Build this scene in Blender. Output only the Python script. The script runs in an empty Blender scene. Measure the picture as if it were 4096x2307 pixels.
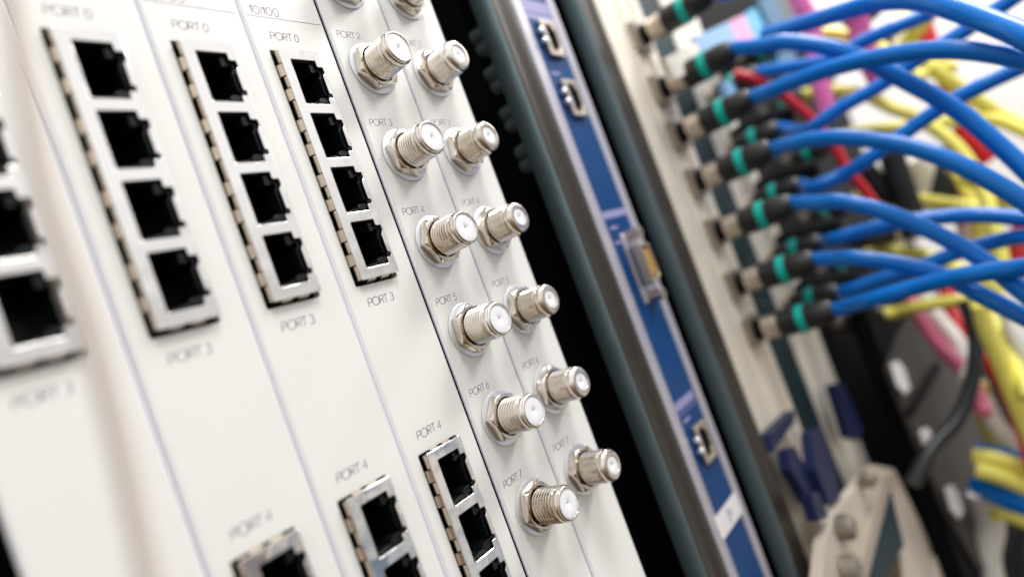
import bpy, bmesh, math, random
from mathutils import Vector, Matrix
random.seed(7)
MM = 0.001
sc = bpy.context.scene
COL = sc.collection

# ------------------------------------------------------------------ camera
YAW, PITCH, ROLL = math.radians(50.9), math.radians(1.538), math.radians(-20.498)
CAM = Vector((-44.067, -120.994, -74.297))          # millimetres
FPX = 2560.433                                       # focal length in pixels of a 4096 wide frame
fw = Vector((math.sin(YAW)*math.cos(PITCH), math.cos(YAW)*math.cos(PITCH), math.sin(PITCH)))
rt = Vector((math.cos(YAW), -math.sin(YAW), 0)); up = rt.cross(fw)
R_ = math.cos(ROLL)*rt + math.sin(ROLL)*up
U_ = -math.sin(ROLL)*rt + math.cos(ROLL)*up
cd = bpy.data.cameras.new('camera'); cam = bpy.data.objects.new('camera', cd); COL.objects.link(cam)
m = Matrix.Identity(4)
for i in range(3):
    m[i][0] = R_[i]; m[i][1] = U_[i]; m[i][2] = -fw[i]; m[i][3] = CAM[i]*MM
cam.matrix_world = m
cd.sensor_width = 36; cd.lens = 36*FPX/4096
cd.clip_start = 0.003; cd.clip_end = 50
cd.dof.use_dof = True; cd.dof.focus_distance = 0.166
cd.dof.aperture_fstop = 4.9; cd.dof.aperture_blades = 0
sc.camera = cam

# ------------------------------------------------------------------ world + lamps
w = bpy.data.worlds.new('World'); sc.world = w; w.use_nodes = True
nt = w.node_tree; nt.nodes.clear()
out = nt.nodes.new('ShaderNodeOutputWorld'); bg = nt.nodes.new('ShaderNodeBackground')
tc = nt.nodes.new('ShaderNodeTexCoord'); sep = nt.nodes.new('ShaderNodeSeparateXYZ')
mr = nt.nodes.new('ShaderNodeMapRange'); mr.inputs['From Min'].default_value = -1; mr.inputs['From Max'].default_value = 1
cr = nt.nodes.new('ShaderNodeValToRGB')
nt.links.new(tc.outputs['Generated'], sep.inputs[0]); nt.links.new(sep.outputs['Z'], mr.inputs['Value'])
nt.links.new(mr.outputs[0], cr.inputs[0]); nt.links.new(cr.outputs[0], bg.inputs[0]); nt.links.new(bg.outputs[0], out.inputs[0])
el = cr.color_ramp.elements
el[0].position = 0.0; el[0].color = (0.13, 0.085, 0.055, 1)
el[1].position = 1.0; el[1].color = (1.25, 1.26, 1.30, 1)
for p, c in ((0.34, (0.25, 0.175, 0.115, 1)), (0.46, (0.50, 0.39, 0.29, 1)), (0.56, (0.80, 0.79, 0.78, 1)), (0.66, (1.25, 1.25, 1.26, 1))):
    e = el.new(p); e.color = c
bg.inputs[1].default_value = 0.83
# blue-grey noise patches painted into the world as reflections for the jack shields
dn = nt.nodes.new('ShaderNodeVectorMath'); dn.operation = 'DOT_PRODUCT'; dn.inputs[1].default_value = (0.72, -0.58, -0.38)
m2 = nt.nodes.new('ShaderNodeMapRange'); m2.interpolation_type = 'SMOOTHSTEP'; m2.inputs['From Min'].default_value = 0.80; m2.inputs['From Max'].default_value = 0.95
nz = nt.nodes.new('ShaderNodeTexNoise'); nz.inputs['Scale'].default_value = 11; nz.inputs['Detail'].default_value = 2; nz.inputs['Distortion'].default_value = 1.5
c2 = nt.nodes.new('ShaderNodeValToRGB'); c2.color_ramp.interpolation = 'EASE'
e2 = c2.color_ramp.elements; e2[0].position = 0.42; e2[0].color = (0.09, 0.16, 0.27, 1); e2[1].position = 0.56; e2[1].color = (0.95, 0.90, 0.84, 1)
q = e2.new(0.49); q.color = (0.40, 0.46, 0.54, 1)
mx = nt.nodes.new('ShaderNodeMix'); mx.data_type = 'RGBA'
nt.links.new(tc.outputs['Generated'], dn.inputs[0]); nt.links.new(dn.outputs['Value'], m2.inputs['Value'])
nt.links.new(tc.outputs['Generated'], nz.inputs['Vector']); nt.links.new(nz.outputs['Fac'], c2.inputs[0])
nt.links.new(m2.outputs[0], mx.inputs['Factor']); nt.links.new(cr.outputs[0], mx.inputs['A']); nt.links.new(c2.outputs[0], mx.inputs['B'])
nt.links.new(mx.outputs['Result'], bg.inputs[0])

def area(name, loc, target, size, power, color):
    ld = bpy.data.lights.new(name, 'AREA'); ld.shape = 'DISK'; ld.size = size*MM; ld.energy = power; ld.color = color
    o = bpy.data.objects.new(name, ld); COL.objects.link(o)
    o.location = Vector(loc)*MM
    d = (Vector(target)-Vector(loc)).normalized()
    o.rotation_euler = d.to_track_quat('-Z', 'Y').to_euler()
    return o
area('ceiling_lamp', (130, -330, 620), (90, 0, -60), 230, 3.6, (1.0, 0.98, 0.95))
area('patch_panel_fill', (520, -330, 420), (330, 0, -80), 200, 2.5, (1.0, 0.98, 0.95))  # unseen fill light added to brighten the patch panel
area('wall_fill', (1150, -250, 900), (1500, 0, 0), 300, 14.0, (1.0, 0.98, 0.96))  # added fill, out of view, to lift the pale wall

sc.view_settings.view_transform = 'Standard'; sc.view_settings.look = 'None'
sc.view_settings.exposure = 0.0; sc.view_settings.gamma = 1.0
sc.view_settings.use_curve_mapping = False
sc.render.engine = 'CYCLES'
sc.cycles.max_bounces = 8; sc.cycles.caustics_reflective = False; sc.cycles.caustics_refractive = False
sc.cycles.use_denoising = True; sc.cycles.sample_clamp_indirect = 6

# ------------------------------------------------------------------ helpers
K = 4096/2576.0
def at(x, y, depth):
    """a point of the place given by where it shows (2576 wide picture) and its distance in mm along the view"""
    X = (x*K-2048)/FPX; Y = -(y*K-1153.5)/FPX
    return CAM + fw*depth + R_*(X*depth) + U_*(Y*depth)
def at_y(x, y, Y):
    d = fw + R_*((x*K-2048)/FPX) + U_*(-(y*K-1153.5)/FPX)
    return CAM + d*((Y-CAM.y)/d.y)
def depth_of(P): return (P-CAM).dot(fw)

def mat(name, color, rough=0.5, metal=0.0, spec=0.5, bump=0.0, bscale=300.0, var=0.0, coat=0.0, detail=3):
    m = bpy.data.materials.new(name); m.use_nodes = True
    n = m.node_tree; b = n.nodes['Principled BSDF']
    b.inputs['Base Color'].default_value = (*color, 1); b.inputs['Roughness'].default_value = rough
    b.inputs['Metallic'].default_value = metal; b.inputs['Specular IOR Level'].default_value = spec
    b.inputs['Coat Weight'].default_value = coat
    t = n.nodes.new('ShaderNodeTexCoord')
    nz = n.nodes.new('ShaderNodeTexNoise'); nz.inputs['Scale'].default_value = bscale; nz.inputs['Detail'].default_value = detail
    n.links.new(t.outputs['Object'], nz.inputs['Vector'])
    if bump:
        bp = n.nodes.new('ShaderNodeBump'); bp.inputs['Strength'].default_value = bump; bp.inputs['Distance'].default_value = 0.0002
        n.links.new(nz.outputs['Fac'], bp.inputs['Height']); n.links.new(bp.outputs[0], b.inputs['Normal'])
    if var:
        mx = n.nodes.new('ShaderNodeMix'); mx.data_type = 'RGBA'
        mx.inputs['A'].default_value = (*[c*(1-var) for c in color], 1); mx.inputs['B'].default_value = (*[min(1, c*(1+var)) for c in color], 1)
        nz2 = n.nodes.new('ShaderNodeTexNoise'); nz2.inputs['Scale'].default_value = bscale*0.23; nz2.inputs['Detail'].default_value = 4
        n.links.new(t.outputs['Object'], nz2.inputs['Vector']); n.links.new(nz2.outputs['Fac'], mx.inputs['Factor'])
        n.links.new(mx.outputs['Result'], b.inputs['Base Color'])
    return m
M = {}
M['cream'] = mat('cream_powder_coat', (0.865, 0.862, 0.832), 0.42, bump=0.12, bscale=2600, var=0.02, spec=0.4)
M['edge'] = mat('bare_aluminium_edge', (0.94, 0.955, 1.0), 0.3, metal=0.0, bump=0.1, bscale=900)
M['ink'] = mat('purple_grey_ink', (0.11, 0.09, 0.17), 0.6)
M['nickel'] = mat('nickel_plate', (0.84, 0.78, 0.70), 0.12, metal=1, bump=0.10, bscale=380, var=0.04)
M['nut'] = mat('nickel_plated_nut', (0.74, 0.67, 0.58), 0.18, metal=1, bump=0.12, bscale=500, var=0.05)
M['washer'] = mat('zinc_washer', (0.85, 0.86, 0.90), 0.30, metal=0.8, bump=0.1, bscale=600)
M['tin'] = mat('tinned_steel_shield', (0.90, 0.875, 0.85), 0.10, metal=1, bump=1.0, bscale=150, var=0.05, detail=1)
M['tanfinger'] = mat('spring_steel', (0.64, 0.54, 0.44), 0.28, metal=1, bump=0.2, bscale=400)
M['blackplastic'] = mat('black_plastic', (0.006, 0.008, 0.009), 0.28, bump=0.1, bscale=900, spec=0.35)
M['void'] = mat('black_paint_and_shade', (0.002, 0.003, 0.004), 0.8, spec=0.1)  # also stands in for shade in the gaps and rack interior
M['teflon'] = mat('white_dielectric', (0.90, 0.91, 0.95), 0.35)
M['pin'] = mat('contact_brass', (0.55, 0.45, 0.30), 0.3, metal=1)
M['post'] = mat('brown_grey_anodised', (0.045, 0.038, 0.030), 0.42, metal=0.3, spec=0.35, bump=0.1, bscale=600, var=0.12)
M['postlight'] = mat('teal_light_tint', (0.14, 0.20, 0.22), 0.34, metal=0.5, spec=0.4, bump=0.1, bscale=500, var=0.1)  # bluish light on the posts' left sides, put into the colour
M['blue'] = mat('blue_overlay', (0.0, 0.05, 0.19), 0.45, spec=0.25, bump=0.05, bscale=900, var=0.05)
M['lilac'] = mat('lilac_print', (0.30, 0.30, 0.55), 0.5)
M['lilacedge'] = mat('satin_aluminium', (0.58, 0.57, 0.65), 0.4, metal=0.5, bump=0.1, bscale=700)
M['label'] = mat('white_label', (0.85, 0.83, 0.84), 0.6)
M['grime'] = mat('grey_mark', (0.45, 0.43, 0.50), 0.6)
M['gold'] = mat('gold_contacts', (0.75, 0.42, 0.10), 0.35, metal=0.6, bump=0.6, bscale=400)
M['beige'] = mat('beige_panel', (0.80, 0.74, 0.63), 0.5, bump=0.1, bscale=500, var=0.05)
M['beigelight'] = mat('pale_panel', (0.84, 0.79, 0.70), 0.5, bump=0.1, bscale=500, var=0.04)
M['groove'] = mat('dark_teal_channel', (0.006, 0.026, 0.034), 0.5, spec=0.2)
M['boot'] = mat('black_rubber_boot', (0.020, 0.019, 0.018), 0.36, spec=0.4, bump=0.1, bscale=400)
M['teal'] = mat('teal_ring', (0.0, 0.44, 0.37), 0.4)
M['bnc'] = mat('dull_nickel', (0.62, 0.54, 0.46), 0.3, metal=0.9)
M['bncdark'] = mat('dark_socket', (0.010, 0.012, 0.013), 0.7, spec=0.08)
M['cblue'] = mat('blue_jacket', (0.0, 0.165, 0.60), 0.42, spec=0.08, bump=0.05, bscale=300, coat=0.45)
M['cyellow'] = mat('yellow_jacket', (0.86, 0.79, 0.15), 0.38)
M['cred'] = mat('red_jacket', (0.60, 0.012, 0.02), 0.38)
M['crose'] = mat('rose_jacket', (0.66, 0.15, 0.27), 0.42)
M['cpink'] = mat('pink_jacket', (0.72, 0.16, 0.42), 0.4)
M['cblack'] = mat('black_jacket', (0.010, 0.013, 0.015), 0.4)
M['cwhite'] = mat('white_jacket', (0.75, 0.73, 0.68), 0.4)
M['cbeige'] = mat('beige_jacket', (0.66, 0.58, 0.52), 0.5)
M['navy'] = mat('navy_plastic', (0.010, 0.017, 0.07), 0.45, spec=0.3, var=0.1)
M['greyduct'] = mat('grey_duct', (0.16, 0.15, 0.15), 0.5, bump=0.1, bscale=300, var=0.1)
M['padgrey'] = mat('grey_pad', (0.060, 0.055, 0.053), 0.6, spec=0.12, bump=0.1, bscale=300, var=0.15)
M['bracketbeige'] = mat('beige_bracket', (0.60, 0.53, 0.44), 0.45, bump=0.2, bscale=200, var=0.12)
M['brackettan'] = mat('tan_bracket', (0.42, 0.36, 0.29), 0.45, bump=0.2, bscale=200, var=0.2)
M['dimnickel'] = mat('shaded_dark_nickel', (0.33, 0.29, 0.24), 0.4, metal=0.7, bump=0.3, bscale=300, var=0.2)  # dull_nickel darkened for shade on socket flanges; dark grey screw heads too
M['skyblue'] = mat('light_blue_plastic', (0.26, 0.46, 0.72), 0.5, var=0.05)
M['cyan'] = mat('cyan_plastic', (0.08, 0.42, 0.80), 0.45)
M['deepteal'] = mat('deep_blue_plastic', (0.0, 0.11, 0.25), 0.45)
M['pinkstrip'] = mat('pink_plastic', (0.78, 0.34, 0.58), 0.45)
M['wall'] = mat('pale_wall', (0.90, 0.89, 0.88), 0.8, bump=0.1, bscale=20, var=0.03)
M['darkmetal'] = mat('dark_metal', (0.30, 0.38, 0.38), 0.4, metal=0.3)

for k in ('nickel', 'nut'):
    n = M[k].node_tree; b = n.nodes['Principled BSDF']; oi = n.nodes.new('ShaderNodeObjectInfo')
    hs = n.nodes.new('ShaderNodeHueSaturation'); mr1 = n.nodes.new('ShaderNodeMapRange'); mr1.inputs['To Min'].default_value = 0.86; mr1.inputs['To Max'].default_value = 1.05
    mr2 = n.nodes.new('ShaderNodeMapRange'); mr2.inputs['To Min'].default_value = 1.20; mr2.inputs['To Max'].default_value = 0.75
    mr3 = n.nodes.new('ShaderNodeMapRange'); mr3.inputs['To Min'].default_value = 0.10; mr3.inputs['To Max'].default_value = 0.22
    src = b.inputs['Base Color'].links[0].from_socket
    n.links.new(src, hs.inputs['Color']); n.links.new(oi.outputs['Random'], mr1.inputs['Value']); n.links.new(oi.outputs['Random'], mr2.inputs['Value']); n.links.new(oi.outputs['Random'], mr3.inputs['Value'])
    n.links.new(mr1.outputs[0], hs.inputs['Value']); n.links.new(mr2.outputs[0], hs.inputs['Saturation']); n.links.new(mr3.outputs[0], b.inputs['Roughness'])
    n.links.new(hs.outputs[0], b.inputs['Base Color'])

def link(name, bm, m, parent=None, smooth=False, mats=None):
    me = bpy.data.meshes.new(name)
    bmesh.ops.recalc_face_normals(bm, faces=bm.faces)
    bm.to_mesh(me); bm.free()
    for x in (mats or [m]): me.materials.append(x)
    if smooth:
        for p in me.polygons: p.use_smooth = True
        try: me.set_sharp_from_angle(angle=math.radians(38))
        except Exception: pass
    o = bpy.data.objects.new(name, me); COL.objects.link(o)
    if parent: o.parent = parent
    return o
def thing(name, label, cat, loc=(0, 0, 0), group=None):
    o = bpy.data.objects.new(name, None); COL.objects.link(o); o.empty_display_size = 0.01
    o.location = Vector(loc)*MM; o['label'] = label; o['category'] = cat
    if group: o['group'] = group
    return o
def tag(o, label, cat, group=None):
    o['label'] = label; o['category'] = cat
    if group: o['group'] = group
    return o
def box(bm, x0, x1, y0, y1, z0, z1, mi=0):
    vs = [bm.verts.new((x*MM, y*MM, z*MM)) for x in (x0, x1) for y in (y0, y1) for z in (z0, z1)]
    fs = []
    for q in ((0, 1, 3, 2), (4, 6, 7, 5), (0, 4, 5, 1), (2, 3, 7, 6), (0, 2, 6, 4), (1, 5, 7, 3)):
        f = bm.faces.new([vs[i] for i in q]); f.material_index = mi; fs.append(f)
    return vs, fs
def bevel_all(bm, r, seg=2):
    bmesh.ops.bevel(bm, geom=list(bm.edges), offset=r*MM, segments=seg, affect='EDGES', profile=0.5)
def prism_z(bm, prof, z0, z1, mi=0):
    """closed profile in x,y carried along z"""
    a = [bm.verts.new((x*MM, y*MM, z0*MM)) for x, y in prof]; b = [bm.verts.new((x*MM, y*MM, z1*MM)) for x, y in prof]
    n = len(prof); fs = []
    for i in range(n):
        f = bm.faces.new((a[i], a[(i+1) % n], b[(i+1) % n], b[i])); f.material_index = mi; fs.append(f)
    for q in (a[::-1], b):
        f = bm.faces.new(q); f.material_index = mi
    return fs
def lathe(bm, prof, seg=48, c=(0, 0, 0), axis=None, mi=0):
    """profile (distance along axis, radius); default axis is -Y (out of the panel)"""
    ax = Vector(axis).normalized() if axis is not None else Vector((0, -1, 0))
    t = Vector((0, 0, 1)) if abs(ax.z) < 0.9 else Vector((1, 0, 0))
    u = ax.cross(t).normalized(); v = ax.cross(u)
    rings = []
    for d, r in prof:
        if r < 1e-4: rings.append([bm.verts.new((Vector(c)+ax*d)*MM)])
        else: rings.append([bm.verts.new((Vector(c)+ax*d+(u*math.cos(2*math.pi*i/seg)+v*math.sin(2*math.pi*i/seg))*r)*MM) for i in range(seg)])
    for a, b in zip(rings, rings[1:]):
        for i in range(seg):
            j = (i+1) % seg
            if len(a) == 1 and len(b) == 1: continue
            q = (a[0], b[j], b[i]) if len(a) == 1 else (a[i], a[j], b[0]) if len(b) == 1 else (a[i], a[j], b[j], b[i])
            bm.faces.new(q).material_index = mi
def smooth_path(pts, n=10):
    P = [Vector(p) for p in pts]; P = [P[0]*2-P[1]]+P+[P[-1]*2-P[-2]]; o = []
    for i in range(1, len(P)-2):
        a, b, c, d = P[i-1:i+3]
        for k in range(n):
            t = k/n
            o.append(0.5*((2*b)+(c-a)*t+(2*a-5*b+4*c-d)*t*t+(3*b-a-3*c+d)*t**3))
    o.append(P[-2]); return o
def tube(bm, pts, r, seg=16, n=10):
    path = smooth_path(pts, n); prev = None; rings = []
    for i, p in enumerate(path):
        t = (path[min(i+1, len(path)-1)]-path[max(i-1, 0)]).normalized()
        if prev is None: u = t.cross(Vector((0, 0, 1))).normalized()
        else: u = (prev-t*prev.dot(t)).normalized()
        prev = u; v = t.cross(u)
        rings.append([bm.verts.new((p+(u*math.cos(2*math.pi*k/seg)+v*math.sin(2*math.pi*k/seg))*r)*MM) for k in range(seg)])
    for a, b in zip(rings, rings[1:]):
        for k in range(seg): bm.faces.new((a[k], a[(k+1) % seg], b[(k+1) % seg], b[k]))
    bm.faces.new(rings[0][::-1]); bm.faces.new(rings[-1])
def flat_shape(name, outer, holes, y0, y1, m, parent, bev=0.08, round_r=0.0):
    """plate in the x,z plane with holes, from depth y0 to y1"""
    cu = bpy.data.curves.new(name, 'CURVE'); cu.dimensions = '2D'; cu.fill_mode = 'BOTH'
    th = abs(y1-y0)
    cu.extrude = (th/2-bev)*MM; cu.bevel_depth = bev*MM; cu.bevel_resolution = 2; cu.offset = -bev*MM
    for loop in [outer]+holes:
        L = rounded(loop, round_r)
        s = cu.splines.new('POLY'); s.points.add(len(L)-1); s.use_cyclic_u = True
        for p, (x, z) in zip(s.points, L): p.co = (x*MM, z*MM, 0, 1)
    t = bpy.data.objects.new('tmp', cu); COL.objects.link(t)
    dg = bpy.context.evaluated_depsgraph_get(); me = bpy.data.meshes.new_from_object(t.evaluated_get(dg))
    bpy.data.objects.remove(t)
    me.transform(Matrix.Translation((0, (y0+y1)/2*MM, 0)) @ Matrix.Rotation(math.radians(90), 4, 'X'))
    me.name = name; me.materials.clear(); me.materials.append(m)
    for p in me.polygons: p.use_smooth = True
    me.set_sharp_from_angle(angle=math.radians(30))
    o = bpy.data.objects.new(name, me); COL.objects.link(o); o.parent = parent
    return o
def rounded(loop, r):
    if r <= 0: return loop
    o = []; n = len(loop)
    for i in range(n):
        p = Vector(loop[i]); a = Vector(loop[i-1]); b = Vector(loop[(i+1) % n])
        da = a-p; db = b-p; rr = min(r, da.length*0.4, db.length*0.4)
        s = p+da.normalized()*rr; e = p+db.normalized()*rr
        for k in range(5):
            t = k/4; q = s*(1-t)**2+p*2*t*(1-t)+e*t*t; o.append((q.x, q.y))
    return o

# stroke lettering -------------------------------------------------
def arc(cx, cz, rx, rz, a0, a1, n=14):
    return [(cx+rx*math.cos(math.radians(a0+(a1-a0)*i/n)), cz+rz*math.sin(math.radians(a0+(a1-a0)*i/n))) for i in range(n+1)]
GL = {
 'P': (0.62, [[(0, 0), (0, 1), (0.30, 1)]+arc(0.30, 0.74, 0.27, 0.26, 90, -90)+[(0, 0.48)]]),
 'O': (1.02, [arc(0.47, 0.5, 0.47, 0.51, 90, 450, 28)]),
 'R': (0.64, [[(0, 0), (0, 1), (0.30, 1)]+arc(0.30, 0.74, 0.27, 0.26, 90, -90)+[(0, 0.48)], [(0.24, 0.48), (0.56, 0)]]),
 'T': (0.56, [[(0, 1), (0.54, 1)], [(0.27, 1), (0.27, 0)]]),
 ' ': (0.34, []),
 '0': (0.66, [arc(0.28, 0.5, 0.27, 0.51, 90, 450, 28)]),
 '1': (0.36, [[(0, 0.78), (0.2, 1), (0.2, 0)]]),
 '/': (0.20, [[(0.08, -0.10), (0.08, 1.06)]]),
 '2': (0.6, [arc(0.27, 0.73, 0.25, 0.27, 165, -30)+[(0.0, 0.0), (0.55, 0.0)]]),
 '3': (0.6, [arc(0.26, 0.76, 0.22, 0.24, 150, -90), arc(0.26, 0.26, 0.26, 0.27, 90, -150)]),
 '4': (0.62, [[(0.42, 0), (0.42, 1), (0.0, 0.27), (0.56, 0.27)]]),
 '5': (0.6, [[(0.50, 1), (0.14, 1), (0.06, 0.55)]+arc(0.26, 0.32, 0.27, 0.32, 120, -150)]),
 '6': (0.62, [[(0.40, 1), (0.06, 0.45)]+arc(0.28, 0.30, 0.27, 0.30, 145, 505, 24)]),
 '7': (0.6, [[(0.0, 1), (0.52, 1), (0.14, 0)]]),
}
def lettering(name, s, x, z, width, h, parent, stroke=0.17, shear=0.16, y=-0.012):
    adv = sum(GL[c][0] for c in s)-0.1; k = width/(adv*h)
    bm = bmesh.new(); cx = 0
    for c in s:
        a, strokes = GL[c]
        for st in strokes:
            pts = [Vector((x+(cx+px)*h*k+shear*pz*h, z+pz*h)) for px, pz in st]
            L = []
            n = len(pts); closed = (pts[0]-pts[-1]).length < 1e-3
            for i, p in enumerate(pts):
                a0 = pts[i-1] if i > 0 else (pts[-2] if closed else p); b0 = pts[i+1] if i < n-1 else (pts[1] if closed else p)
                t = (b0-a0).normalized(); nn = Vector((-t.y, t.x))
                if 0 < i < n-1:
                    t1 = (p-pts[i-1]).normalized(); cs = max(0.45, nn.dot(Vector((-t1.y, t1.x)))); nn = nn/cs
                L.append((bm.verts.new(((p.x+nn.x*stroke/2)*MM, y*MM, (p.y+nn.y*stroke/2)*MM)), bm.verts.new(((p.x-nn.x*stroke/2)*MM, y*MM, (p.y-nn.y*stroke/2)*MM))))
            for (a1, a2), (b1, b2) in zip(L, L[1:]): bm.faces.new((a1, b1, b2, a2))
        cx += a
    return link(name, bm, M['ink'], parent)

# ------------------------------------------------------------------ structure behind everything
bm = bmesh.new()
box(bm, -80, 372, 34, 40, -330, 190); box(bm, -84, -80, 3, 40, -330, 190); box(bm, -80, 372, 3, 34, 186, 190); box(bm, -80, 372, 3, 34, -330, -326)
tag(link('equipment_chassis', bm, M['void']), 'shade-black interior of the equipment rack seen in the gap beside the cream modules', 'rack chassis')  # near-black colour supplies the darkness inside the rack
bm = bmesh.new(); box(bm, 1500, 1510, -1500, 1500, -1500, 1500)
o = link('wall', bm, M['wall']); o['kind'] = 'structure'

# ------------------------------------------------------------------ cream modules
TOP, BOT = 120, -215
def faceplate(parent, wid, gl, gr, holes):
    """cream plate 2.4 thick; bare chamfers along its long edges; holes are (x0,x1,z0,z1) or (cx,cz,r)"""
    c = 0.62
    x0, x1 = gl, wid-gr
    loops = []
    for h in holes:
        if len(h) == 4: loops.append([(h[0], h[2]), (h[1], h[2]), (h[1], h[3]), (h[0], h[3])])
        else: loops.append([(h[0]+h[2]*math.cos(i*math.pi/16), h[1]+h[2]*math.sin(i*math.pi/16)) for i in range(32)])
    o = flat_shape('faceplate', [(x0+c, BOT), (x1-c, BOT), (x1-c, TOP), (x0+c, TOP)], loops, 0, 2.4, M['cream'], parent, bev=0.06, round_r=0.5)
    bm = bmesh.new()
    for a, b, s in ((x0+c-0.02, x0, 1), (x1-c+0.02, x1, -1)):
        prism_z(bm, [(a, 0.16), (a-0.07*s, 0.16), (a-0.12*s, 0.04), (b+0.22*s, 0.18), (b+0.04*s, 0.36), (b, 0.6), (b, 0.9), (a, 0.9)], BOT, TOP)
        prism_z(bm, [(a, 0.9), (b+0.03*s, 0.9), (b+0.03*s, 2.4), (a, 2.4)], BOT, TOP, 1)  # deep sides blackened to paint in the shade of the gaps
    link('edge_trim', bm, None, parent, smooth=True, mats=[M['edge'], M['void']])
    return o

# --- a block of four network jacks, built once
OPEN = [(7.75, 0), (14.9, 0), (14.9, -1.7), (16.45, -1.7), (16.6, -3.1), (15.75, -4.0), (15.75, -8.75), (16.45, -8.85), (16.45, -9.9), (14.9, -9.95), (14.9, -11.55), (7.75, -11.55)]
CAV = [(7.95, -0.15), (14.3, -0.15), (14.3, -2.1), (15.7, -2.3), (15.7, -3.4), (15.1, -3.9), (15.1, -8.6), (15.9, -8.75), (15.9, -9.4), (13.2, -9.5), (12.2, -10.6), (7.95, -11.0)]
def jack_block_parts(parent):
    outer = [(5.2, 2.5), (17.0, 2.5), (17.0, -56.2), (5.2, -56.2)]
    ops = [[(x, z-14*i) for x, z in OPEN] for i in range(4)]
    f = flat_shape('jack_shield', outer, ops, -1.62, -1.22, M['tin'], parent, bev=0.13, round_r=0.35)
    bm = bmesh.new()
    # side walls of the folded shield, cut into plain tabs and bowed contact springs
    cuts = [2.4]
    for i in range(4):
        for c in (-1.1, -4.3, -7.3, -10.4): cuts.append(c-14*i)
    cuts.append(-56.1)
    for i in range(len(cuts)-1):
        a, b = cuts[i], cuts[i+1]
        spring = i % 2 == 1
        g = 0.17
        if spring: prof = [(5.15, -1.3), (4.85, -0.9), (4.3, 0.3), (4.1, 1.4), (4.4, 3.0), (5.2, 5.0), (5.35, 5.0), (4.6, 3.0), (4.3, 1.4), (4.5, 0.35), (5.0, -0.8), (5.3, -1.2)]
        else: prof = [(5.15, -1.3), (4.95, -0.8), (4.93, -0.35), (5.3, 0.05), (6.1, 0.6), (6.2, 2.0), (6.3, 2.0), (6.25, 0.5), (5.5, 0.0), (5.15, -0.4), (5.2, -0.8), (5.35, -1.2)]
        prism_z(bm, prof, b+g, a-g)
    # the same springs along the bottom and the top
    for zs, s in ((-56.15, 1), (2.45, -1)):
        for x0, x1, spring in ((5.5, 7.2, 0), (7.4, 9.8, 1), (10.0, 11.3, 0), (11.5, 14.0, 1), (14.2, 16.6, 0)):
            if spring: prof = [(zs, -1.3), (zs-0.3*s, -0.9), (zs-0.65*s, 0.4), (zs-0.75*s, 1.4), (zs, 4.5), (zs+0.2*s, 4.5), (zs-0.5*s, 1.4), (zs-0.4*s, 0.5), (zs+0.1*s, -1.0)]
            else: prof = [(zs, -1.3), (zs+0.05*s, 0.2), (zs+0.6*s, 1.5), (zs+0.8*s, 1.5), (zs+0.3*s, 0.1), (zs+0.2*s, -1.2)]
            a = [bm.verts.new((x0*MM, y*MM, z*MM)) for z, y in prof]; b = [bm.verts.new((x1*MM, y*MM, z*MM)) for z, y in prof]
            n = len(prof)
            for k in range(n): bm.faces.new((a[k], a[(k+1) % n], b[(k+1) % n], b[k]))
            bm.faces.new(a[::-1]); bm.faces.new(b)
    box(bm, 16.8, 17.0, -1.3, 6, -56, 2.3)
    link('contact_springs', bm, M['tanfinger'], f, smooth=True)
    bm = bmesh.new()
    for i in range(5):
        z0 = -14*i+2.2 if i else 2.2
        z1 = -14*i+0.35 if i else 0.35
        box(bm, 7.2, 15.2, -1.15, 5, z1, z0)
    link('divider', bm, M['tin'], f)
    # black housing with the stepped cavities
    cav = [[(x, z-14*i) for x, z in CAV] for i in range(4)]
    h = flat_shape('jack_housing', [(6.3, 1.2), (16.75, 1.2), (16.75, -55.2), (6.3, -55.2)], cav, -0.6, 13, M['blackplastic'], f, bev=0.1)
    bm = bmesh.new(); box(bm, 6.3, 16.75, 13, 13.6, -55.2, 1.2)
    for i in range(4):
        z = -14*i
        for k in range(8): box(bm, 8.3, 8.7, 4+0.0, 12.8, z-1.7-k*1.02-0.3, z-1.7-k*1.02)
        # latch ledge at the foot of the socket
        prism = [(12.4, -0.9), (15.9, -1.0), (16.2, -0.7), (16.2, 2.5), (12.0, 3.2)]
        prism_z(bm, prism, z-11.0, z-10.2)
        prism_z(bm, [(15.4, -1.25), (16.9, -1.3), (16.9, 1.6), (15.0, 1.8)], z-9.7, z-8.95)
        prism_z(bm, [(13.4, -0.55), (14.6, -0.6), (15.4, 0.6), (14.6, 3.0), (13.0, 3.0)], z-2.6, z-0.6)
    link('contact_block', bm, M['blackplastic'], h)
    return f
def clone_tree(o, parent):
    c = o.copy(); COL.objects.link(c); c.parent = parent
    for ch in list(o.children): clone_tree(ch, c)
    return c
W = 23.3
eth = [(-W-0.0, 'leftmost ethernet module, out of focus, its jack block cut by the left photo edge', 1),
       (0.0, 'ethernet module second from left with blurred PORT 0 lettering and four jacks', 1),
       (W, 'cream ethernet module third from left, blurred 10/100 printed cut off at the top', 1),
       (2*W, 'cream ethernet module with sharp 10/100 heading, directly left of the coax modules', 1)]
first = None
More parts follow.
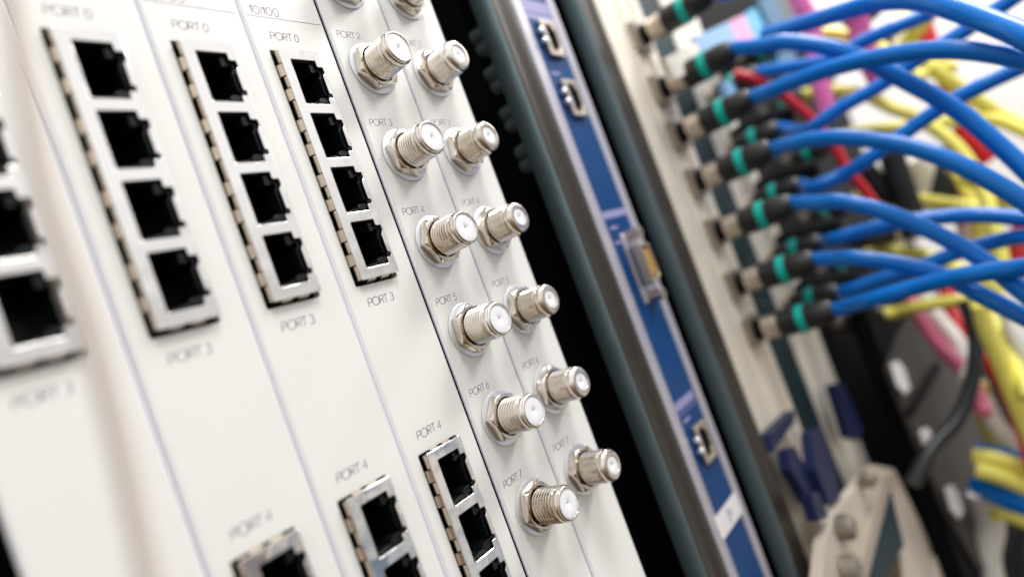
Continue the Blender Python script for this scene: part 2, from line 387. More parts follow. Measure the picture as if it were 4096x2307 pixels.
for idx, (bx, lab, _) in enumerate(eth):
    t = thing('ethernet_module', lab, 'network module', (bx, 0, 0), 'cream modules with rows of network jacks')
    gangs = [0] if idx == 0 else [0, -101.9]
    wid = W if idx < 3 else 23.77
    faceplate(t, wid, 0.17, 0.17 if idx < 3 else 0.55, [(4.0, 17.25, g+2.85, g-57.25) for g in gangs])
    for g in gangs:
        if first is None:
            first = jack_block_parts(t); f = first
        else:
            f = clone_tree(first, t)
        f.location = (0, 0, g*MM)
    for s, z in (('PORT 0', 5.75), ('PORT 3', -62.5), ('PORT 4', -95.9)):
        if idx == 0 and s != 'PORT 3': continue
        lettering('port_label', s, 5.7, z, 7.9, 1.95, t, stroke=0.19)
    if idx:
        lettering('speed_label', '10/100', 2.5, 12.15, 7.9, 2.1, t, stroke=0.19)
        bm = bmesh.new(); box(bm, 1.4, wid-1.5, -0.012, -0.004, 11.4, 11.56); link('underline', bm, M['ink'], t)
first_jack = first

# --- a threaded coax jack, built once per style
def coax_jack(parent, wide_rim):
    bm = bmesh.new()
    prof = [(-2.0, 4.5), (2.6, 4.5)]
    y = 2.9; p = 0.92
    prof.append((y, 4.45))
    while y < 9.2:
        prof += [(y+0.12, 4.22), (y+0.42, 4.80), (y+0.50, 4.80), (y+0.80, 4.22)]; y += p
    prof += [(9.95, 4.42), (10.15, 4.42), (10.25, 4.68), (10.4, 4.74), (10.95, 4.74), (11.25, 4.62)]
    if wide_rim: prof += [(11.85, 4.15), (12.05, 3.7), (12.10, 3.3), (12.08, 2.75), (11.9, 2.62), (11.2, 2.6)]
    else: prof += [(11.45, 4.42), (11.6, 4.40), (11.8, 4.42), (12.05, 4.25), (12.12, 4.08), (12.08, 3.86), (11.9, 3.74), (11.0, 3.7)]
    lathe(bm, prof, 64)
    b = link('coax_jack', bm, M['nickel'], parent, smooth=True)
    bm = bmesh.new(); r = 2.62 if wide_rim else 3.72
    lathe(bm, [(11.75, r), (11.80, r-0.25), (11.78, 1.6), (11.70, 0.75), (11.62, 0.5), (11.5, 0.28), (9.0, 0.24), (9.0, 0.0)], 40)
    link('dielectric', bm, M['teflon'], b, smooth=True)
    bm = bmesh.new(); lathe(bm, [(8.9, 0.22), (10.9, 0.22), (11.0, 0.0)], 16); link('centre_contact', bm, M['pin'], b)
    # hex nut with chamfered corners
    bm = bmesh.new(); Rn = 6.95; seg = 72; rings = []
    for d, lim in ((0.75, 6.3), (0.95, 6.6), (2.35, 6.75), (2.95, 6.05), (3.05, 5.9)):
        ring = []
        for i in range(seg):
            a = 2*math.pi*i/seg; aa = (a+math.pi/6) % (math.pi/3)-math.pi/6
            hexr = Rn*math.cos(math.pi/6)/math.cos(aa)
            rr = min(hexr, lim+0.22)
            ring.append(bm.verts.new((rr*math.cos(a)*MM, -d*MM, rr*math.sin(a)*MM)))
        rings.append(ring)
    for d, r2 in ((3.05, 5.25), (2.5, 4.9), (0.75, 4.85)):
        rings.append([bm.verts.new((r2*math.cos(2*math.pi*i/seg)*MM, -d*MM, r2*math.sin(2*math.pi*i/seg)*MM)) for i in range(seg)])
    rings.append(rings[0])
    for a, c in zip(rings, rings[1:]):
        for i in range(seg): bm.faces.new((a[i], a[(i+1) % seg], c[(i+1) % seg], c[i]))
    n = link('hex_nut', bm, M['nut'], b, smooth=True)
    bm = bmesh.new(); lathe(bm, [(0.02, 4.6), (0.02, 7.35), (0.15, 7.5), (0.5, 7.45), (0.62, 7.2), (0.62, 4.6)], 56)
    link('washer', bm, M['washer'], b, smooth=True)
    return b
bA, bB, bE = 70.31, 93.91, 117.3
for nm, bx, wid, gl, gr, cx, wide, lab, ports in (
    ('A', bA, bB-bA, 0.55, 0.30, 11.0, False, 'coax module with PORT 2 to PORT 7 sharply printed, nearer of the two', range(1, 8)),
    ('B', bB, bE-bB, 0.30, 0.0, 11.15, True, 'farther coax module whose right edge borders the black gap', range(1, 8))):
    t = thing('coax_module', lab, 'coax module', (bx, 0, 0), 'cream modules with threaded coax jacks')
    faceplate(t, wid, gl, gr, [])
    fj = None
    for p in ports:
        z = -25.32*(p-2)
        if fj is None: fj = coax_jack(t, wide); c = fj
        else: c = clone_tree(fj, t)
        c.location = (cx*MM, 0, z*MM)
        for ch in c.children:
            if ch.name.startswith('hex_nut'): ch.rotation_euler = (0, math.radians((p*37+(20 if wide else 0)) % 60), 0)
        if p >= 2: lettering('port_label', 'PORT %d' % p, 2.9, z+8.75, 7.7, 1.85, t, stroke=0.16)

# --- dim hardware deep in the gap
for i, (x, y) in enumerate(((1194, 99), (1210, 130), (1230, 192), (1246, 224), (1269, 291), (1282, 320), (1306, 387), (1319, 421))):
    P = at_y(x, y, 14)
    bm = bmesh.new(); lathe(bm, [(0, 2.6), (6, 2.6), (6.5, 2.2), (6.6, 0)], 20, c=P)
    lab = ['topmost dim metal stud in the black gap by the farther coax module', 'second dim stud down the black gap', 'third dim stud down the black gap', 'fourth dim stud down the black gap',
           'fifth dim stud down the black gap', 'sixth dim stud down the black gap', 'seventh dim stud, second from the lowest in the black gap', 'lowest dim metal stud in the black gap'][i]
    tag(link('metal_stud', bm, M['darkmetal'], None, smooth=True), lab, 'metal stud', 'dim studs inside the black gap')

# ------------------------------------------------------------------ posts + blue module
def post(x0, x1, lab):
    t = thing('rack_post', lab, 'rack post', (x0, 0, 0), 'upright rack posts beside the blue module')
    w_ = x1-x0; r = 2.2
    prof = [(0.25, 2.0), (0.25, -3.5), (0.9, -4.5), (2.0, -5.0), (w_*0.33, -5.05), (w_*0.42, -4.1), (w_*0.55, -4.0), (w_*0.66, -4.9), (w_-2.5, -5.0), (w_-0.8, -4.3), (w_, -3.0), (w_, 2.0)]
    bm = bmesh.new(); prism_z(bm, prof, -330, 190); link('post_profile', bm, M['post'], t, smooth=True)
    bm = bmesh.new(); prism_z(bm, [(0.0, 2.2), (-0.15, 1.6), (-0.2, -3.6), (0.3, -4.8), (1.3, -5.2), (0.5, -4.2), (0.2, -3.4), (0.2, 2.2)], -330, 190)
    link('lit_side', bm, M['postlight'], t, smooth=True)  # thin layer carrying the painted bluish light
    return t
post(141.1, 157.5, 'nearer dark rack post with teal-lit edge, between black gap and blue module')
post(207.2, 226.5, 'farther dark rack post with teal-lit edge, between blue module and beige patch panel')
t = thing('blue_module', 'narrow blue module with silver edges between the two dark rack posts', 'blue module', (164, 0, 0))
bm = bmesh.new(); box(bm, 7.2, 26.4, 0, 2, -330, 190); link('blue_overlay', bm, M['blue'], t)
bm = bmesh.new()
prism_z(bm, [(0, 6), (0, 0.4), (0.6, -0.4), (6.2, -0.5), (7.2, 0.1), (7.2, 6)], -330, 190)
prism_z(bm, [(26.4, 6), (26.4, 0.1), (27.0, -0.5), (31.4, -0.4), (32.2, 0.4), (32.2, 6)], -330, 190)
link('silver_edge', bm, M['lilacedge'], t, smooth=True)
for z0, z1, xa, xb in ((30.5, 36, 7.3, 26.3), (27.6, 30.0, 7.3, 26.3), (-55.5, -52.6, 7.3, 26.3), (-133.6, -130.2, 7.3, 24.8), (-135.4, -135.0, 7.3, 24.8),
                       (4.4, 5.4, 9.5, 15.5), (-138.8, -137.6, 9.5, 15.5), (-60.0, -58.8, 9.5, 15.5), (-66.0, -64.8, 9.5, 15.5)):
    bm = bmesh.new(); box(bm, xa, xb, -0.05, -0.02, z0, z1); link('lilac_print', bm, M['lilac'], t)
bm = bmesh.new(); box(bm, 4.0, 27.0, -0.75, -0.55, -183, -174.2); lb = link('paper_label', bm, M['label'], t)
bm = bmesh.new(); box(bm, 14.5, 16.3, -0.80, -0.76, -181.5, -176.0); box(bm, 17.3, 18.6, -0.80, -0.76, -180.0, -177.0); link('faded_mark', bm, M['grime'], lb)
for z in (27.0, 1.6, -141.5):
    a = [(12.2, z), (22.5, z), (22.5, z-15.3), (12.2, z-15.3)]
    hole = [(14.6, z-2.2), (19.6, z-2.2), (19.6, z-4.2), (21.2, z-4.2), (21.2, z-11.2), (19.6, z-11.2), (19.6, z-13.2), (14.6, z-13.2)]
    j = flat_shape('jack_frame', a, [hole], -1.9, -0.2, M['bnc'], t, bev=0.3, round_r=1.0)
    bm = bmesh.new(); box(bm, 14.3, 21.5, -0.4, -0.1, z-13.5, z-1.9); link('socket', bm, M['void'], j)
    bm = bmesh.new()
    for dz in (5.2, 9.4): lathe(bm, [(0, 1.45), (1.5, 1.45), (2.0, 1.0), (2.1, 0)], 20, c=(11.6, -0.6, z-dz))
    link('round_lug', bm, M['washer'], j, smooth=True)
# nine pin socket
bm = bmesh.new(); prism = [(13.6, 0), (13.6, -0.8), (23.8, -0.8), (23.8, 0)]
prism_z(bm, prism, -91.5, -62.5); bevel_all(bm, 0.3); d = link('serial_socket', bm, M['lilacedge'], t)
d2 = flat_shape('socket_shell', [(14.6, -67.8), (22.6, -69.4), (22.6, -83.6), (14.6, -85.2)], [[(16.2, -69.6), (21.8, -70.6), (21.8, -82.4), (16.2, -83.4)]], -6.4, -1.0, M['bnc'], d, bev=0.25, round_r=1.5)
bm = bmesh.new(); box(bm, 17.4, 21.2, -5.9, -1.0, -81.8, -71.2); link('contact_insert', bm, M['gold'], d)
for z in (-64.2, -89.8):
    bm = bmesh.new(); lathe(bm, [(0, 2.6), (5.2, 2.6), (5.4, 1.9), (5.3, 0.9), (4, 0.8), (4, 0)], 6, c=(19.5, -1, z))
    link('screw_post', bm, M['bnc'], d)

# ------------------------------------------------------------------ beige coax patch panel
t = thing('coax_patch_panel', 'beige patch panel with vertical channels and rows of coax sockets, right of the rack posts', 'patch panel', (238, 0, 0))
bm = bmesh.new()
prism_z(bm, [(-16, 8), (-16, 0.5), (-15, 0), (11, 0), (13, 1.2), (13, 8)], -330, 190)
prism_z(bm, [(13, 8), (13, 1.0), (22, 1.0), (23, 0.0), (27, 0.0), (28, 1.4), (38, 1.4), (39, 0), (48, 0), (49, 1.2), (49, 12), (20, 12)], -330, 190)
link('left_plate', bm, M['beige'], t)
bm = bmesh.new(); prism_z(bm, [(83, 14), (83, 1.0), (84, 0), (94, 0), (96, 1.6), (112, 1.6), (114, 0), (134, 0), (134, 14)], -330, 190)
link('right_plate', bm, M['beigelight'], t)
bm = bmesh.new(); prism_z(bm, [(49, 1.4), (83, 1.4), (83, 15), (49, 15)], -330, 190); link('dark_channel', bm, M['groove'], t)
bm = bmesh.new(); box(bm, 134, 137, 0, 60, -330, 190); link('side_plate', bm, M['void'], t)

# sockets and the cables plugged into them
def socket(P, par):
    P = P-Vector((238, 0, 0))
    bm = bmesh.new(); box(bm, P.x-7.8, P.x+7.8, -3.4, 0.5, P.z-7.5, P.z+7.5); bevel_all(bm, 0.8)
    s = link('coax_socket', bm, M['dimnickel'], par)
    bm = bmesh.new(); lathe(bm, [(3.0, 5.6), (4.0, 5.6), (4.2, 4.7), (8.5, 4.7), (8.6, 0)], 24, c=P); link('socket_barrel', bm, M['bncdark'], s, smooth=True)
    return s
def plugged_cable(P, ypos, path, r, jm, name, label, cat, group, start=0.0):
    """boot, teal ring and jacket; P is the socket centre on the panel, the plug runs straight out"""
    P = P+Vector((0, start, 0)); c = thing(name, label, cat, P+Vector((0, -10, 0)), group)
    L = Vector((P.x, P.y-10, P.z))
    off = lambda q: q-L
    bm = bmesh.new(); lathe(bm, [(-2.5, 0), (-2.5, 4.9), (-2.2, 5.7), (-0.2, 5.7), (0.1, 5.2), (0.8, 5.2), (1.1, 5.9), (5.2, 5.9), (5.6, 5.0)], 28); link('metal_collar', bm, M['bnc'], c, smooth=True)
    bm = bmesh.new(); lathe(bm, [(5.4, 5.6), (5.9, 6.5), (13.6, 6.5), (14, 5.9), (14.6, 5.9)], 28); link('plug_body', bm, M['boot'], c, smooth=True)
    bm = bmesh.new(); lathe(bm, [(14.0, 5.0), (14.0, 6.4), (14.4, 6.9), (17.4, 6.9), (17.8, 6.2), (17.8, 5.0)], 28); link('teal_ring', bm, M['teal'], c, smooth=True)
    bm = bmesh.new(); lathe(bm, [(17.4, 5.8), (18.2, 6.2), (24, 6.0), (28.5, 5.2), (30, 4.3), (30, 3)], 28); link('strain_relief', bm, M['boot'], c, smooth=True)
    bm = bmesh.new()
    pts = [Vector((0, -26, 0)), Vector((0, -31, 0))]+[off(q) for q in path]
    tube(bm, pts, r); link('cable_jacket', bm, jm, c, smooth=True)
    return c
def loose_cable(path, r, jm, name, label, cat, group=None):
    bm = bmesh.new(); L = path[0]; tube(bm, [q-L for q in path], r)
    o = link(name, bm, jm, None, smooth=True); o.location = L*MM
    return tag(o, label, cat, group)
def D(pts, d0, d1, dm=None):
    """points seen at (x,y), distance going from d0 to d1 (through dm in the middle)"""
    n = len(pts)-1; o = []
    for i, (x, y) in enumerate(pts):
        s = i/n
        if dm is None: d = d0+(d1-d0)*s
        else: d = (d0*(1-s)*(1-2*s)+dm*4*s*(1-s)+d1*s*(2*s-1))
        o.append(at(x, y, d))
    return o
GB = 'blue coax cables plugged into the patch panel'
BR = 3.45
col1 = [((1720, 25), [(1830, -18), (1900, -45), (2000, -80)], 296, 280, 'blue cable leaving the topmost teal ringed plug at the top photo edge'),
 ((1775, 165), [(1900, 118), (1960, 108), (2020, 110), (2090, 122), (2180, 153), (2251, 190), (2394, 269), (2490, 345), (2576, 424), (2650, 500)], 288, 235, 'blue cable from the second plug down, dipping behind a thicker one then falling right'),
 ((1817, 283), [(1940, 228), (2020, 197), (2109, 168), (2204, 146), (2320, 129), (2440, 128), (2576, 150), (2680, 185)], 285, 205, 'thick blue cable arching across the middle top, in front of all other cables'),
 ((1867, 408), [(1990, 362), (2050, 350), (2130, 347), (2230, 357), (2340, 385), (2450, 432), (2576, 505), (2680, 580)], 285, 215, 'blue cable with white highlight arching rightwards at the height of the second blue module jack'),
 ((1935, 535), [(2060, 510), (2110, 507), (2196, 525), (2313, 568), (2430, 627), (2507, 680), (2576, 735), (2660, 800)], 282, 225, 'bright blue cable crossing diagonally down over two other blue cables'),
 ((1988, 668), [(2105, 651), (2158, 650), (2275, 666), (2392, 701), (2470, 743), (2577, 797), (2680, 850)], 285, 230, 'blue cable from the second lowest plug sagging to the right edge'),
 ((2020, 800), [(2140, 768), (2197, 752), (2313, 719), (2430, 692), (2576, 672), (2680, 660)], 285, 215, 'lowest blue cable, rising gently rightwards above the yellow one')]
for i, (rg, pts, d0, d1, lab) in enumerate(col1):
    q = at_y(rg[0], rg[1], -26); P = Vector((268.3, 0, q.z))
    socket(P, t)
    plugged_cable(P, 0, D(pts, d0, d1), BR, M['cblue'], 'blue_cable', lab, 'coax cable', GB)
col2 = [((1797, 85), [(1925, 89), (1985, 72), (2046, 53), (2109, 34), (2172, 15), (2236, 2), (2315, 3), (2394, 22), (2489, 56), (2576, 92), (2680, 150)], 318, 195, 'thick blue cable arching over the top right and leaving at the right edge'),
 ((1850, 215), [(2100, 150), (2157, 113), (2236, 76), (2346, 30), (2420, -20), (2500, -80)], 320, 280, 'thin straight blue cable rising to the top right under the highest arch'),
 ((1900, 352), [(2027, 330), (2109, 275), (2220, 212), (2300, 155), (2400, 95), (2500, 30), (2600, -40)], 318, 270, 'blue cable rising diagonally behind the thick middle arch'),
 ((1951, 491), [(2040, 473), (2118, 441), (2180, 403), (2280, 332), (2362, 275), (2445, 228), (2552, 177), (2640, 140)], 316, 262, 'long straight blue cable crossing diagonally up to the right edge above mid height'),
 ((2003, 631), [(2090, 604), (2157, 585), (2255, 562), (2372, 546), (2470, 542), (2576, 550), (2680, 565)], 316, 260, 'blue cable running nearly level behind the bright diagonal one'),
 ((2044, 753), [(2125, 735), (2196, 709), (2313, 672), (2410, 635), (2508, 607), (2576, 594), (2680, 580)], 318, 262, 'dim blue cable just above the lowest one, fanning upwards')]
loose_cable(D(*col2[0][1:4]), BR*1.15, M['cblue'], 'blue_cable', col2[0][4], 'coax cable', GB)
for rg, pts, d0, d1, lab in col2[1:]:
    q = at_y(rg[0], rg[1], -16); P = Vector((q.x, 0, q.z))
    plugged_cable(P, 0, D(pts, d0, d1), BR, M['cblue'], 'blue_cable', lab, 'coax cable', GB, start=10)
for (x, y), lab in zip(((1855, 345), (1915, 477), (1967, 613), (2015, 735)), ('black plug without cable, topmost of its column behind the teal rings', 'black plug with navy sheen, second from the top of its column',
        'third black plug down, just above the third lowest teal ring', 'lowest black plug of its column, above the lowest teal ring')):
    q = at_y(x, y, -2); bm = bmesh.new(); lathe(bm, [(-2, 5.5), (0, 6.2), (20, 6.2), (26, 5.6), (34, 4.5), (34.5, 0)], 28, c=q)
    tag(link('black_plug', bm, M['bncdark'], None, smooth=True), lab, 'plug', 'black plugs on the patch panel')
GY = 'yellow coax cables among the blue ones'
col3 = [((1915, 130), [(2008, 103), (2046, 86), (2109, 86), (2190, 108), (2260, 150), (2320, 200)], 350, 330, 'uppermost yellow cable, arching between two blue cables'),
 ((1975, 262), [(2035, 238), (2062, 230), (2109, 227), (2172, 237), (2236, 269), (2300, 294), (2362, 332), (2420, 385), (2470, 470), (2500, 560), (2530, 700)], 352, 310, 'yellow cable under the thick middle arch, curving down to the right'),
 ((2033, 389), [(2110, 350), (2172, 328), (2267, 320), (2362, 309), (2489, 300), (2576, 330), (2650, 370)], 356, 330, 'yellow cable running level just above the highlighted blue arch'),
 ((2080, 537), [(2150, 500), (2210, 492), (2275, 496), (2391, 513), (2490, 530), (2600, 560)], 355, 335, 'yellow cable arching above the bright diagonal blue one'),
 ((2125, 672), [(2190, 635), (2240, 630), (2313, 637), (2370, 660), (2440, 690), (2520, 740)], 355, 335, 'short stretch of yellow cable framed by blue cables at mid height'),
 ((2170, 803), [(2255, 786), (2313, 771), (2400, 758), (2465, 775), (2508, 825), (2547, 903), (2590, 1000)], 350, 290, 'lowest yellow cable, bending sharply down at the right')]
for rg, pts, d0, d1, lab in col3:
    q = at_y(rg[0], rg[1], -16); P = Vector((q.x, 0, q.z))
    plugged_cable(P, 0, D(pts, d0+60, d1+30), 3.7, M['cyellow'], 'yellow_cable', lab, 'coax cable', GY, start=10)
# dark plate added for the shadow behind the columns farther right
bm = bmesh.new(); box(bm, 376, 760, 0, 3, -140, 190)
far = tag(link('shade_plate', bm, M['bncdark']), 'dark plate standing in for shadow behind the cable nest, carrying the yellow cables', 'socket plate')
# loose runs
LC = [
 ([(2337, 170), (2394, 208), (2450, 248), (2520, 294), (2600, 330)], 380, 380, 4.2, 'cyellow', 'yellow_cable', 'yellow cable crossing a pale gap right of the centre arches', 'cable', GY),
 ([(2180, 110), (2230, 90), (2290, 40), (2330, -10)], 400, 400, 5.0, 'cyellow', 'yellow_cable', 'yellow cable stub slanting up near the top edge', 'cable', GY),
 ([(2225, 150), (2270, 120), (2310, 70), (2360, 10)], 420, 400, 5.0, 'cyellow', 'yellow_cable', 'thick yellow cable behind the top blue crossing', 'cable', GY),
 ([(2380, 395), (2420, 450), (2450, 520), (2470, 620), (2480, 700)], 400, 380, 4.4, 'cyellow', 'yellow_cable', 'thick yellow cable dropping behind the blue arches near the right edge', 'cable', GY),
 ([(2420, 430), (2480, 470), (2540, 512), (2600, 560)], 360, 360, 5, 'cyellow', 'yellow_cable', 'yellow cable passing the right edge below the falling blue cable', 'cable', GY),
 ([(2465, 770), (2480, 830), (2510, 900), (2554, 1010), (2600, 1120)], 330, 330, 3.9, 'cyellow', 'yellow_cable', 'yellow cable running down the right edge beside the red one', 'cable', GY),
 ([(2462, 960), (2475, 1040), (2510, 1120), (2560, 1180), (2600, 1210)], 400, 400, 5, 'cyellow', 'yellow_cable', 'yellow cable bending low right toward the yellow and blue bundle', 'cable', GY),
 ([(2450, 1148), (2500, 1155), (2576, 1180), (2660, 1210)], 380, 360, 5, 'cyellow', 'yellow_cable', 'upper yellow cable of the low bundle at the right edge', 'cable', GY),
 ([(2455, 1180), (2520, 1200), (2600, 1235)], 375, 360, 4.5, 'cyellow', 'yellow_cable', 'lower yellow cable of the low bundle at the right edge', 'cable', GY),
 ([(2450, 1133), (2510, 1140), (2580, 1160), (2660, 1190)], 390, 370, 4.5, 'cblue', 'blue_cable', 'blue cable on top of the low yellow bundle', 'cable', GB),
 ([(2460, 1215), (2520, 1245), (2600, 1275)], 390, 360, 7, 'cblue', 'blue_cable', 'dark blue cable beneath the low yellow bundle', 'cable', GB),
 ([(1846, 186), (1925, 212), (2030, 290), (2100, 372), (2130, 425), (2175, 480), (2230, 560)], 356, 352, 2.9, 'cred', 'red_cable', 'red cable winding down behind the plugs', 'cable', 'red cables'),
 ([(2300, 20), (2320, 60), (2345, 130), (2380, 200), (2410, 260), (2430, 345), (2490, 400)], 450, 440, 6, 'cred', 'red_cable', 'red cable behind the pale gaps at top right', 'cable', 'red cables'),
 ([(2545, 600), (2555, 640), (2600, 690)], 380, 370, 8, 'cred', 'red_cable', 'red cable end showing at the right edge, mid height', 'cable', 'red cables'),
 ([(2380, 730), (2415, 810), (2480, 890), (2532, 971), (2576, 1075), (2610, 1180)], 440, 350, 5.2, 'cred', 'red_cable', 'red cable sweeping down along the right edge', 'cable', 'red cables'),
 ([(2000, -20), (2020, 20), (2040, 60), (2055, 150), (2064, 210), (2083, 290)], 372, 372, 5.2, 'cpink', 'pink_cable', 'pink cable hanging from the top edge behind the blue arches', 'cable', 'pink cables'),
 ([(2140, 20), (2158, 50), (2166, 90), (2180, 140), (2215, 210)], 372, 380, 6.0, 'cpink', 'pink_cable', 'short mauve pink cable beside the uppermost yellow one', 'cable', 'pink cables'),
 ([(2290, 750), (2318, 805), (2375, 883), (2420, 925), (2450, 975), (2475, 1040)], 428, 372, 4.6, 'crose', 'pink_cable', 'pink cable crossing over the grey slotted duct', 'cable', 'pink cables'),
 ([(2400, 420), (2420, 500), (2440, 560)], 420, 420, 7, 'cpink', 'pink_cable', 'faint pink cable behind the yellow ones at right', 'cable', 'pink cables'),
 ([(2320, 740), (2350, 790), (2400, 850), (2430, 905), (2440, 960)], 440, 385, 5.5, 'cwhite', 'white_cable', 'white cable beside the pink one over the grey duct', 'cable', 'white cables'),
 ([(2130, 60), (2180, 30), (2240, -30)], 400, 380, 7, 'cblack', 'black_cable', 'black cable at the top edge between the blue ones', 'cable', 'black cables'),
 ([(2230, 130), (2210, 90), (2190, 130), (2170, 170)], 385, 385, 5, 'cblack', 'black_cable', 'short black cable bend above the middle arch', 'cable', 'black cables'),
 ([(2240, 380), (2262, 450), (2290, 530), (2300, 600)], 390, 390, 7, 'cblack', 'black_cable', 'black cable dropping behind the highlighted blue arch', 'cable', 'black cables'),
 ([(2400, 380), (2380, 450), (2370, 520)], 420, 420, 8, 'cblack', 'black_cable', 'black cable behind the yellow ones at mid height', 'cable', 'black cables'),
 ([(2425, 755), (2450, 830), (2455, 890), (2440, 980), (2405, 1060), (2360, 1110), (2330, 1150), (2296, 1215)], 372, 345, 4.0, 'cblack', 'black_cable', 'thin black cable looping down across the grey slotted duct', 'cable', 'black cables'),
 ([(2195, 425), (2215, 500), (2225, 560), (2260, 640)], 420, 420, 7, 'cwhite', 'white_cable', 'white cable hanging behind the highlighted blue arch, left of the black one', 'cable', 'white cables'),
 ([(2300, 400), (2330, 450), (2345, 500), (2350, 560)], 430, 430, 9, 'cwhite', 'white_cable', 'thick white cable in the gap under the highlighted blue arch', 'cable', 'white cables'),
 ([(2150, 400), (2190, 440), (2220, 480), (2260, 500)], 400, 400, 6, 'cblack', 'black_cable', 'black cable slanting down beside the red cable', 'cable', 'black cables'),
 ([(2270, 420), (2280, 480), (2275, 560)], 410, 410, 4, 'cyellow', 'yellow_cable', 'thin olive yellow cable between black and white ones at mid height', 'cable', GY),
 ([(2440, 420), (2425, 500), (2440, 600), (2500, 680)], 440, 430, 6, 'cwhite', 'white_cable', 'white cable crossing behind the thick yellow drop', 'cable', 'white cables'),
 ([(2540, 790), (2560, 850), (2600, 930)], 340, 330, 4.5, 'cwhite', 'white_cable', 'white cable beside the lowest yellow one at the right edge', 'cable', 'white cables'),
 ([(2420, 350), (2440, 420), (2500, 500), (2560, 560), (2620, 640)], 450, 430, 5, 'cred', 'red_cable', 'red cable slanting right behind the yellow ones at mid height', 'cable', 'red cables'),
 ([(2470, 1000), (2500, 1060), (2540, 1110), (2600, 1170)], 390, 380, 5, 'cwhite', 'white_cable', 'white cable above the low yellow bundle', 'cable', 'white cables'),
 ([(2470, 1240), (2490, 1320), (2480, 1400), (2500, 1500)], 400, 400, 8, 'cwhite', 'white_cable', 'white cable hanging in the lower right corner', 'cable', 'white cables'),
 ([(2540, 1290), (2530, 1370), (2550, 1500)], 410, 410, 12, 'cblack', 'black_cable', 'thick black cable hanging in the lower right corner', 'cable', 'black cables'),
 ([(2500, 1290), (2550, 1300), (2620, 1330)], 380, 380, 4, 'cyellow', 'yellow_cable', 'yellow cable under the dark blue one at the lower right edge', 'cable', GY),
 ([(2060, 560), (2120, 590), (2180, 600), (2240, 590)], 400, 400, 6, 'cblack', 'black_cable', 'black cable in the shade between the two lower blue arches', 'cable', 'black cables'),
 ([(2200, 170), (2250, 175), (2320, 165), (2400, 170)], 430, 430, 4, 'cyellow', 'yellow_cable', 'pale yellow cable just over the thick middle arch', 'cable', GY),
 ([(2560, 900), (2576, 980), (2610, 1100)], 420, 420, 10, 'cpink', 'pink_cable', 'dim pink cable at the far right edge', 'cable', 'pink cables'),
]
for pts, d0, d1, r, mm_, nm, lab, cat, g in LC:
    loose_cable(D(pts, d0, d1), r, M[mm_], nm, lab, cat, g)

# striped plastic marker strips behind the upper plugs
def plate(name, quad, depth, th, m, lab, cat, group=None):
    """a slab seen as the quad, facing out of the panel"""
    bm = bmesh.new(); P = [at_y(x, y, depth) for x, y in quad]; L = P[0]
    a = [bm.verts.new((p-L)*MM) for p in P]; b = [bm.verts.new((p-L+Vector((0, th, 0)))*MM) for p in P]
    n = len(P)
    for i in range(n): bm.faces.new((a[i], a[(i+1) % n], b[(i+1) % n], b[i]))
    bm.faces.new(a); bm.faces.new(b[::-1]); bmesh.ops.recalc_face_normals(bm, faces=bm.faces)
    o = link(name, bm, m); o.location = L*MM
    return tag(o, lab, cat, group)
GS = 'coloured marker strips behind the upper plugs'
S = -18
for q, mm_, lab in (
 ([(1675, 145), (1752, 105), (1772, 165), (1700, 200)], 'beigelight', 'white marker strip, leftmost behind the upper plugs'),
 ([(1752, 92), (1832, 55), (1868, 128), (1773, 160)], 'skyblue', 'wide light blue marker strip beside the white one'),
 ([(1832, 55), (1870, 38), (1902, 110), (1868, 128)], 'pinkstrip', 'pink marker strip between two blue ones'),
 ([(1870, 38), (1900, 20), (1935, 95), (1902, 110)], 'cyan', 'bright cyan marker strip right of the pink one'),
 ([(1906, 0), (1946, -20), (1990, 85), (1950, 100)], 'deepteal', 'deep blue marker strip after the cyan one'),
 ([(1946, -20), (1968, -30), (2012, 78), (1990, 85)], 'cblack', 'black marker strip between deep blue ones'),
 ([(1968, -30), (2000, -45), (2046, 60), (2012, 78)], 'deepteal', 'rightmost deep blue marker strip near the top edge'),
 ([(1955, 135), (1996, 122), (2012, 185), (1975, 200)], 'deepteal', 'deep blue marker strip showing below the second blue cable'),
 ([(1820, 205), (1868, 215), (1900, 235), (1842, 262)], 'skyblue', 'dull blue marker strip beside the red cable')):
    plate('marker_strip', q, S, 4, M[mm_], lab, 'marker strip', GS)

# ------------------------------------------------------------------ lower right hardware
t = thing('slotted_duct', 'grey upright cable duct with three white slots at the lower right', 'cable duct')
def slab(name, quad, y, th, m, parent, bev=1.0):
    bm = bmesh.new(); P = [at_y(x, yy, y) for x, yy in quad]
    a = [bm.verts.new(p*MM) for p in P]; b = [bm.verts.new((p+Vector((0, th, 0)))*MM) for p in P]
    n = len(P)
    for i in range(n): bm.faces.new((a[i], a[(i+1) % n], b[(i+1) % n], b[i]))
    bm.faces.new(a); bm.faces.new(b[::-1]); bmesh.ops.recalc_face_normals(bm, faces=bm.faces)
    if bev: bmesh.ops.bevel(bm, geom=list(bm.edges), offset=bev*MM, segments=2, affect='EDGES')
    return link(name, bm, m, parent, smooth=True)
YD = -30
slab('duct_cover', [(2170, 770), (2430, 770), (2620, 1250), (2700, 1500), (2440, 1500)], YD, 10, M['void'], t, 3)
slab('raised_pad', [(2300, 790), (2425, 790), (2480, 960), (2560, 1230), (2600, 1451), (2470, 1440), (2385, 1290), (2300, 1090), (2235, 930), (2262, 850)], YD-3, 2.8, M['padgrey'], t, 2.5)
slab('cross_rib', [(2280, 1035), (2296, 1050), (2372, 925), (2356, 905)], YD-4.5, 1.2, M['void'], t, 0.4)
for cx, cy in ((2268, 950), (2340, 1118), (2404, 1262)):
    slab('slot', [(cx-24, cy-36), (cx-6, cy-44), (cx+10, cy-20), (cx+23, cy+26), (cx+10, cy+42), (cx-6, cy+22)], YD-5.5, 1.3, M['label'], t, 0.3)
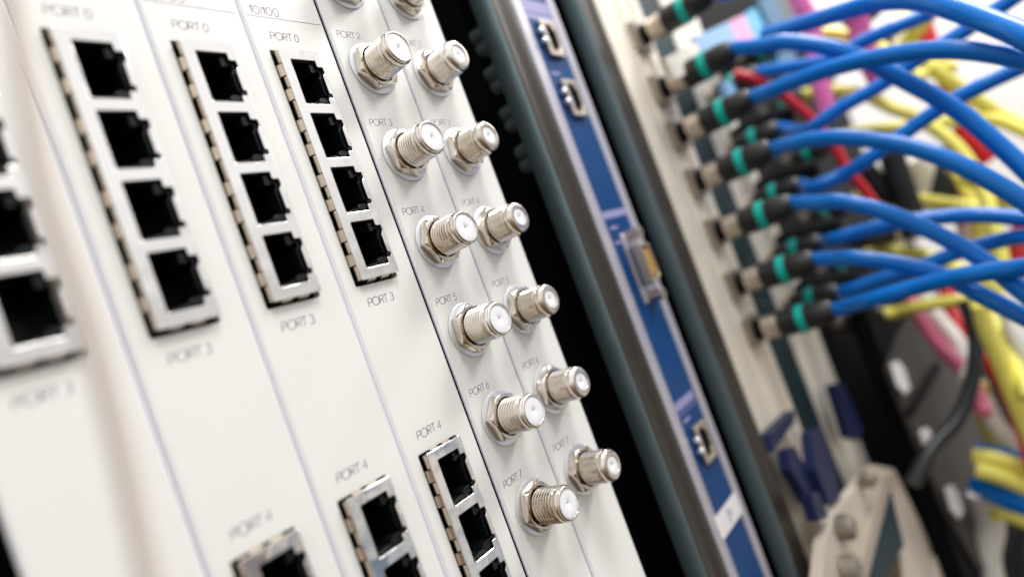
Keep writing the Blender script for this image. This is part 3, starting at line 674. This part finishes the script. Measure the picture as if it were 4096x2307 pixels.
for q in (([(2405, 882), (2425, 868), (2442, 905), (2422, 922)]),):
    slab('screw_hole', q, YD-4, 0.8, M['void'], t, 0)
t = thing('latch_bracket', 'beige bracket with screws below the patch panel, bottom of the photo', 'bracket')
slab('bracket_plate', [(2160, 1215), (2185, 1180), (2245, 1183), (2215, 1300), (2160, 1500), (2060, 1520), (2075, 1360), (2100, 1290)], -16, 5, M['bracketbeige'], t, 0.4)
slab('bracket_limb', [(2222, 1200), (2246, 1192), (2250, 1225), (2185, 1500), (2150, 1500)], -20, 4, M['brackettan'], t, 0.5)
slab('bracket_limb', [(2180, 1180), (2200, 1168), (2250, 1178), (2305, 1290), (2352, 1385), (2385, 1500), (2290, 1500), (2272, 1370), (2240, 1225)], -18.5, 3, M['bracketbeige'], t, 0.5)
slab('back_web', [(2242, 1235), (2275, 1370), (2255, 1400), (2215, 1500), (2180, 1500)], -21, 1, M['groove'], t, 0)
slab('corner_block', [(2352, 1398), (2462, 1386), (2488, 1400), (2505, 1520), (2370, 1520)], -20, 10, M['bracketbeige'], t, 0.8)
slab('block_hole', [(2410, 1425), (2440, 1418), (2455, 1455), (2420, 1465)], -21, 0.8, M['groove'], t, 0)
for x, y, rr in ((2185, 1205, 4.0), (2135, 1325, 5.5), (2148, 1432, 6.0)):
    P = at_y(x, y, -20.5); bm = bmesh.new(); lathe(bm, [(-4, rr), (1, rr), (2.5, rr*0.7), (2.6, rr*0.3), (1.4, 0)], 24, c=P); link('screw_head', bm, M['dimnickel'], t, smooth=True)
GN = 'navy latch levers on the lower patch panel'
for q, yy, lab in (
 ([(1982, 1130), (2000, 1122), (2055, 1230), (2062, 1265), (2042, 1268), (1990, 1180)], -10, 'navy latch lever, lower left of the group'),
 ([(2040, 1085), (2068, 1072), (2100, 1180), (2115, 1250), (2088, 1270), (2052, 1180)], -14, 'navy latch lever in the middle of the group'),
 ([(2098, 965), (2122, 962), (2172, 1080), (2165, 1105), (2140, 1098)], -12, 'navy latch lever, upper right by the black gap'),
 ([(2038, 1240), (2060, 1235), (2085, 1300), (2060, 1310)], -16, 'short dark navy latch tip at the bottom of the group'),
 ([(1938, 1090), (1998, 1030), (2000, 1060), (1944, 1138)], -6, 'navy print mark slanting on the beige plate')):
    plate('latch_lever', q, yy, 5, M['navy'], lab, 'latch lever', GN)
# black sheet standing in for the unlit rack interior at the lower right
bm = bmesh.new(); box(bm, 376, 900, 5, 8, -700, -141)
tag(link('shade_backing', bm, M['void']), 'black sheet standing in for the unlit rack interior behind the grey slotted duct', 'backing panel')

# tan wire added to make a soft brown band over the left modules
path = [at_y(x, y, -56) for x, y in ((5, -90), (30, 0), (68, 250), (112, 480), (170, 660), (232, 849), (308, 1150), (374, 1451), (400, 1560))]
loose_cable(path, 0.95, M['cbeige'], 'band_wire', 'thin tan wire added as an out-of-focus brown band in front of the leftmost modules', 'wire')
